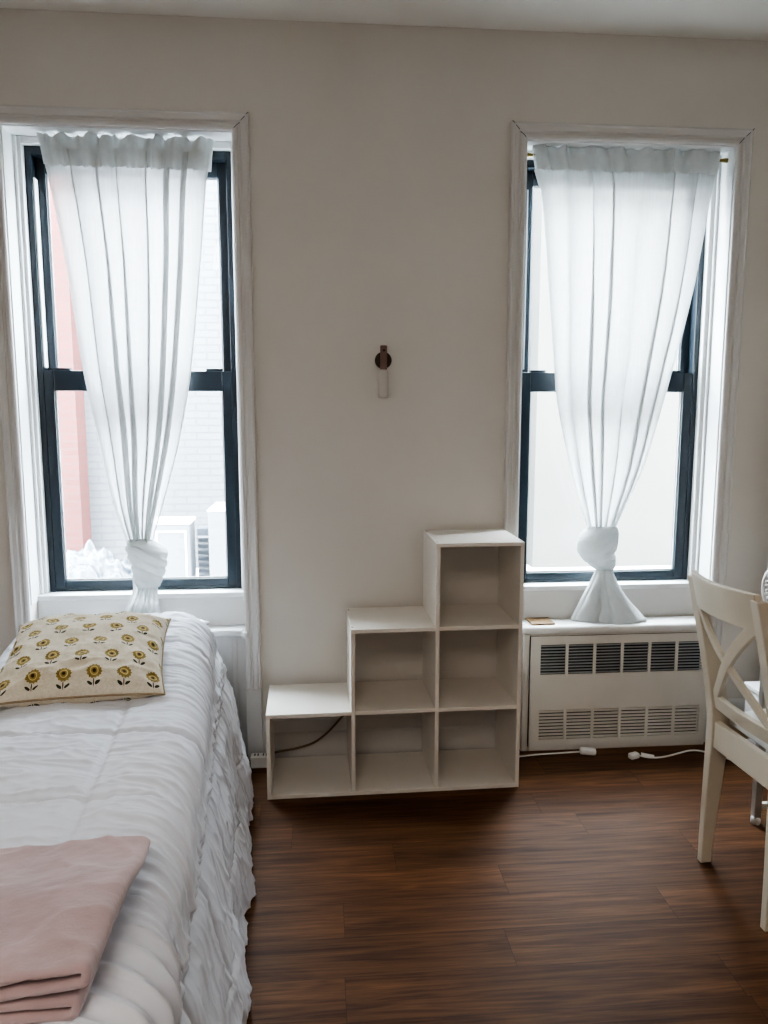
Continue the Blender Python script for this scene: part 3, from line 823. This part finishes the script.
for j in range(NB + 1):
    v = j / NB; y = -LB / 2 + LB * v
    rnd = 1 - .55 * (max(0, 1 - min(v, 1 - v) / .018)) ** 2
    ring = []
    for side in (1, -1):
        seq = range(len(rb)) if side > 0 else range(len(rb) - 1, -1, -1)
        for i in seq:
            x, z = rb[i]; nx, nz = nrm[i]; h = th / 2 * rnd * side
            lay = z / .0655
            X_, Z_ = x + nx * h, z + nz * h
            Z_ += lay * (.010 * FN(x * 7, y * 7, 2, 5) + .006 * math.sin(x * 14 + y * 5 + 1) + .0045 * (1 - abs(N(x * 8 + y * 9, y * 5 - x * 6, 4))) ** 7) - .008 * lay * sstep(.6, 1, v) - .004 * lay
            Z_ += .006 * (lay > .6) * math.sin(x * 11 + 1.0) * sstep(.25, 0, v)
            Z_ *= 1 - .30 * sstep(.45, 1, v)
            X_ += .006 * N(y * 6, lay * 3, 5) * sstep(-.15, 0, x)
            ring.append(Vector((X_, y + .004 * N(x * 9, lay * 4, 2), Z_)))
    rings.append(ring)
loft(bl, rings)
o = obj('folded_blanket', bl, M['blanket'], smooth=True); o.location = (-.292, -1.825, .607); o.rotation_euler = (0, 0, .01)
tag(o, 'dusty pink fleece blanket folded flat on the white bed', 'blanket')

# ------------------------------------------------------------------ cross-back chair
ch = thing('dining_chair', 'off-white wooden cross-back chair at the right with curved top rail', 'chair', (1.138, -.968, 0), math.radians(2.8))
def tilt(z): return .004 * min(1, z / .45) if z < .45 else .004 - .089 * ((z - .45) / .44) ** 1.25
HWC = .165
for s in (1, -1):
    bm = bmesh.new(); rings = []
    for i in range(25):
        z = .886 * i / 24
        d = .034 + .020 * sstep(0, .42, z) - .024 * sstep(.48, .88, z)
        w = .022 + .012 * sstep(0, .45, z)
        x = tilt(z); yo = s * HWC; yi = s * (HWC - w)
        rings.append([(x, yo, z), (x + d, yo, z), (x + d, yi, z), (x, yi, z)])
    loft(bm, rings); obj('rear_leg', bm, M['chair'], ch, bevel=.003)
BW = HWC - .030
def backx(y, z): return tilt(z) + .014 - .042 * (1 - (y / HWC) ** 2) * sstep(.36, .78, z) 
def rail(name, za, zb, t, yy=BW, n=24, arch=0.):
    bm = bmesh.new(); rings = []
    for i in range(n + 1):
        y = -yy + 2 * yy * i / n; ar = arch * (1 - (y / yy) ** 2)
        rings.append([(backx(y, za), y, za + ar), (backx(y, za) + t, y, za + ar), (backx(y, zb) + t, y, zb), (backx(y, zb), y, zb)])
    loft(bm, rings); return obj(name, bm, M['chair'], ch, bevel=.003)
rail('crest_rail', .800, .902, .020, BW + .012, arch=.004)
rail('lower_rail', .492, .536, .020, BW + .004)
for s in (1, -1):
    bm = bmesh.new(); rings = []
    for i in range(29):
        q = i / 28; y = s * (-.130 + .26 * q); z = .530 + .280 * q
        dy, dz = s * .26, .280; l = math.hypot(dy, dz); ny, nz = -dz / l * .0135, dy / l * .0135
        of = .002 * (s > 0)
        rings.append([(backx(y - ny, z - nz) + of, y - ny, z - nz), (backx(y - ny, z - nz) + .013 + of, y - ny, z - nz), (backx(y + ny, z + nz) + .013 + of, y + ny, z + nz), (backx(y + ny, z + nz) + of, y + ny, z + nz)])
    loft(bm, rings); obj('cross_brace', bm, M['chair'], ch, bevel=.002)
# seat: slightly dished slab wider at the front
bm = bmesh.new(); rings = []
for i in range(13):
    u = i / 12; x = .056 + .375 * u; hw = .163 + .035 * sstep(0, .5, u); zt = .462 - .006 * math.sin(PI * u)
    if i == 0: hw -= .006
    rings.append([(x, -hw, zt), (x, hw, zt), (x, hw, .440), (x, -hw, .440)])
loft(bm, rings); obj('seat', bm, M['radtop'], ch, bevel=.005, seg=3)
box('apron', .010, .030, -.134, .134, .372, .452, M['chair'], ch, .002)
box('apron', .395, .413, -.155, .155, .383, .440, M['chair'], ch, .002)
for s in (1, -1):
    y0, y1 = sorted((s * .150, s * .165)); box('apron', .052, .385, y0, y1, .383, .440, M['chair'], ch, .002)
for s in (1, -1):
    bm = bmesh.new(); rings = []
    for z, w in ((0, .024), (.38, .036), (.44, .036)):
        x1 = .418; yo = s * .182; rings.append([(x1, yo, z), (x1 - w, yo, z), (x1 - w, yo - s * w, z), (x1, yo - s * w, z)])
    loft(bm, rings); obj('front_leg', bm, M['chair'], ch, bevel=.002)

# ------------------------------------------------------------------ desk at the right edge
dk = thing('desk', 'desk at the right edge, only a thin metal leg with low crossbar showing', 'desk', (1.655, -1.13, 0))
box('tabletop', -.252, .262, -.56, .525, .720, .745, M['desk'], dk, .004)
for sx in (-.233, .235):
    for sy in (-.505, .505):
        g_ = box('leg', sx - .012, sx + .012, sy - .012, sy + .012, .02, .720, M['steel'], dk, .003)
        bm = bmesh.new(); lathe(bm, [(.013, 0), (.0155, .004), (.0155, .018), (.013, .026)], (sx, sy, 0), 16); obj('foot_cap', bm, M['track'], g_, True)
for sy in (-.505, .505): box('crossbar', -.221, .223, sy - .008, sy + .008, .052, .072, M['plastic'], dk, .002)

# white box and fan in the corner
bn = thing('storage_box', 'white storage box on the floor behind the chair in the right corner', 'box', (1.725, -.275, 0))
box('body', -.105, .115, -.085, .085, 0, .300, M['plastic'], bn, .006); box('lid', -.110, .120, -.090, .090, .300, .320, M['plastic'], bn, .004)
fn = thing('table_fan', 'white table fan with round wire grille, on the box behind the chair', 'fan', (1.754, -.275, .3204), -.45)
bm = bmesh.new(); lathe(bm, [(.078, 0), (.080, .006), (.074, .018), (.030, .034), (.016, .05)], (0, 0, 0), 28); obj('base', bm, M['plastic'], fn, True)
bm = bmesh.new(); tube(bm, [(0, 0, .045), (0, .004, .2), (0, .01, .30)], [.016, .013, .018], 14); obj('neck', bm, M['plastic'], fn, True)
FZ, FR = .382, .125
bm = bmesh.new(); loft(bm, [[Vector((r * math.cos(2 * PI * k / 20), y, FZ + r * math.sin(2 * PI * k / 20))) for k in range(20)] for r, y in ((.02, .06), (.045, .055), (.05, .02), (.04, -.005))]); tube(bm, [(0, .02, FZ - .045), (0, .012, .29)], .016, 10); obj('motor_housing', bm, M['plastic'], fn, True)
bm = bmesh.new()
for k in range(3):
    a0 = 2 * PI * k / 3; rings = []
    for i in range(9):
        r = .02 + .09 * i / 8; w = .25 + .55 * math.sin(PI * (.15 + .75 * i / 8))
        rings.append([(r * math.cos(a0 - w * .6), -.022 - .012, FZ + r * math.sin(a0 - w * .6)), (r * math.cos(a0 + w * .6), -.022 + .012, FZ + r * math.sin(a0 + w * .6))])
    loft(bm, rings, closed=False, cap=False)
obj('blades', bm, M['ext_blue'], fn, True)
bm = bmesh.new()
def ringt(bm, R_, y, r, n=48): 
    pts = [(R_ * math.cos(2 * PI * k / n), y, FZ + R_ * math.sin(2 * PI * k / n)) for k in range(n + 1)]; tube(bm, pts, r, 8)
ringt(bm, FR, -.02, .0055); ringt(bm, FR * .62, -.056, .002); ringt(bm, FR, .005, .003)
for k in range(44):
    a = 2 * PI * k / 44; pts = []
    for i in range(9):
        q = i / 8; r = .03 + (FR - .03) * q; aa = a + .55 * q
        pts.append((r * math.cos(aa), -.064 + .044 * q ** 3, FZ + r * math.sin(aa)))
    tube(bm, pts, .0019, 6)
    pts = [(r * math.cos(a), y, FZ + r * math.sin(a)) for r, y in ((FR, .005), (.11, .032), (.05, .045))]
    tube(bm, pts, .0019, 6)
cyl_y(bm, .032, -.068, -.060, 0, FZ, 24)
obj('grille', bm, M['plastic'], fn, True)

# ------------------------------------------------------------------ cords
ps = thing('power_strip', 'white power strip on the floor between the bed and the shelf', 'power strip', (-.232, -.075, 0))
box('housing', -.042, .033, -.022, .018, 0, .046, M['cordw'], ps, .004)
for x in (-.028, .004):
    bm = bmesh.new(); bx(bm, x, x + .004, -.010, .008, .0455, .0465); bx(bm, x + .012, x + .016, -.010, .008, .0455, .0465); obj('socket', bm, M['dark'], ps)
bm = bmesh.new(); tube(bm, smooth_path([(-.205, -.066, .030), (-.185, -.036, .034), (-.10, -.028, .045), (-.03, -.026, .066), (.03, -.024, .112), (.09, -.018, .172), (.16, -.012, .181), (.30, -.008, .181), (.50, -.009, .181), (.68, -.008, .181)], 8), .0042, 8)
o = obj('cord', bm, M['cordb'], ps, True); o.location = (.232, .075, 0); o['label'] = 'tan cord rising behind the low left cube'
ad = thing('cord_adapter', 'small white adapter on a cord, on the floor below the radiator cover', 'adapter', (1.045, -.085, 0))
bm = bmesh.new(); bx(bm, -.030, .034, -.014, .014, .0, .026); o = obj('adapter_body', bm, M['plastic'], ad, bevel=.009, seg=3); o.rotation_euler = (0, 0, -.25)
bm = bmesh.new(); tube(bm, smooth_path([(-.028, .004, .010), (-.10, .012, .004), (-.20, .006, .004), (-.285, -.004, .004), (-.33, .02, .004)], 8), .0035, 8); obj('wire', bm, M['cordw'], ad, True)
ex = thing('extension_cord', 'white cord with a loose plug and paper tag on the floor near the chair', 'cord', (1.225, -.130, 0))
bm = bmesh.new(); bx(bm, -.032, .010, -.013, .013, .0, .022); o = obj('plug', bm, M['plastic'], ex, bevel=.006, seg=3); o.rotation_euler = (0, 0, .35)
bm = bmesh.new(); bx(bm, .022, .072, .010, .034, .0005, .004); o = obj('paper_tag', bm, M['plastic'], ex, bevel=.001); o.rotation_euler = (0, .12, -.3); o.location = (0, 0, .008)
bm = bmesh.new(); tube(bm, smooth_path([(.006, .004, .010), (.05, -.012, .004), (.11, -.010, .004), (.18, .015, .004), (.24, .035, .004), (.29, .02, .004), (.36, -.06, .004), (.41, -.14, .004)], 8), .0036, 8); obj('wire', bm, M['cordw'], ex, True)

# ------------------------------------------------------------------ light
w = bpy.data.worlds.new('sky'); bpy.context.scene.world = w; w.use_nodes = True
nt = w.node_tree; bg = nt.nodes['Background']
tc = nd(nt, 'ShaderNodeTexCoord')
nt.links.new(ramp(nt, noise_tex(nt, tc.outputs['Generated'], 1.5, 3), [(.3, (.80, .90, 1.)), (.7, (.90, .95, 1.))]), bg.inputs[0])
bg.inputs[1].default_value = 36

def area(name, loc, rot, sx, sy, e, col, portal=False):
    l = bpy.data.lights.new(name, 'AREA'); l.shape = 'RECTANGLE'; l.size = sx; l.size_y = sy; l.energy = e; l.color = col
    if portal: l.cycles.is_portal = True
    o = bpy.data.objects.new(name, l); o.location = loc; o.rotation_euler = rot; C.objects.link(o); return o
for a, b in ((A3, A2), (B2, B3)):
    area('window_portal', ((a + b) / 2, .31, 1.48), (PI / 2, 0, PI), b - a, 1.75, 1, (1, 1, 1), True)
# warm fill light added behind the camera to brighten the room, not a known fixture
area('fill_light', (-.5, -3.7, 2.66), (0, 0, 0), 1.2, 1.2, 21, (1., .91, .81))

# ------------------------------------------------------------------ camera
yaw, pit = .0849, .1338
fw = Vector((math.sin(yaw) * math.cos(pit), math.cos(yaw) * math.cos(pit), -math.sin(pit)))
rt = Vector((math.cos(yaw), -math.sin(yaw), 0)); upv = rt.cross(fw)
cd = bpy.data.cameras.new('camera'); cam = bpy.data.objects.new('camera', cd); C.objects.link(cam)
cam.matrix_world = Matrix.Translation((0, -2.8638, 1.3538)) @ Matrix((rt, upv, -fw)).transposed().to_4x4()
cd.sensor_fit = 'VERTICAL'; cd.sensor_height = 24; cd.lens = 759.94 / 1024 * 24; cd.clip_start = .02
bpy.context.scene.camera = cam
s = bpy.context.scene
s.view_settings.view_transform = 'AgX'; s.view_settings.look = 'AgX - High Contrast'; s.view_settings.exposure = .72
s.cycles.max_bounces = 10; s.cycles.diffuse_bounces = 6; s.cycles.transparent_max_bounces = 16
s.cycles.sample_clamp_indirect = 6
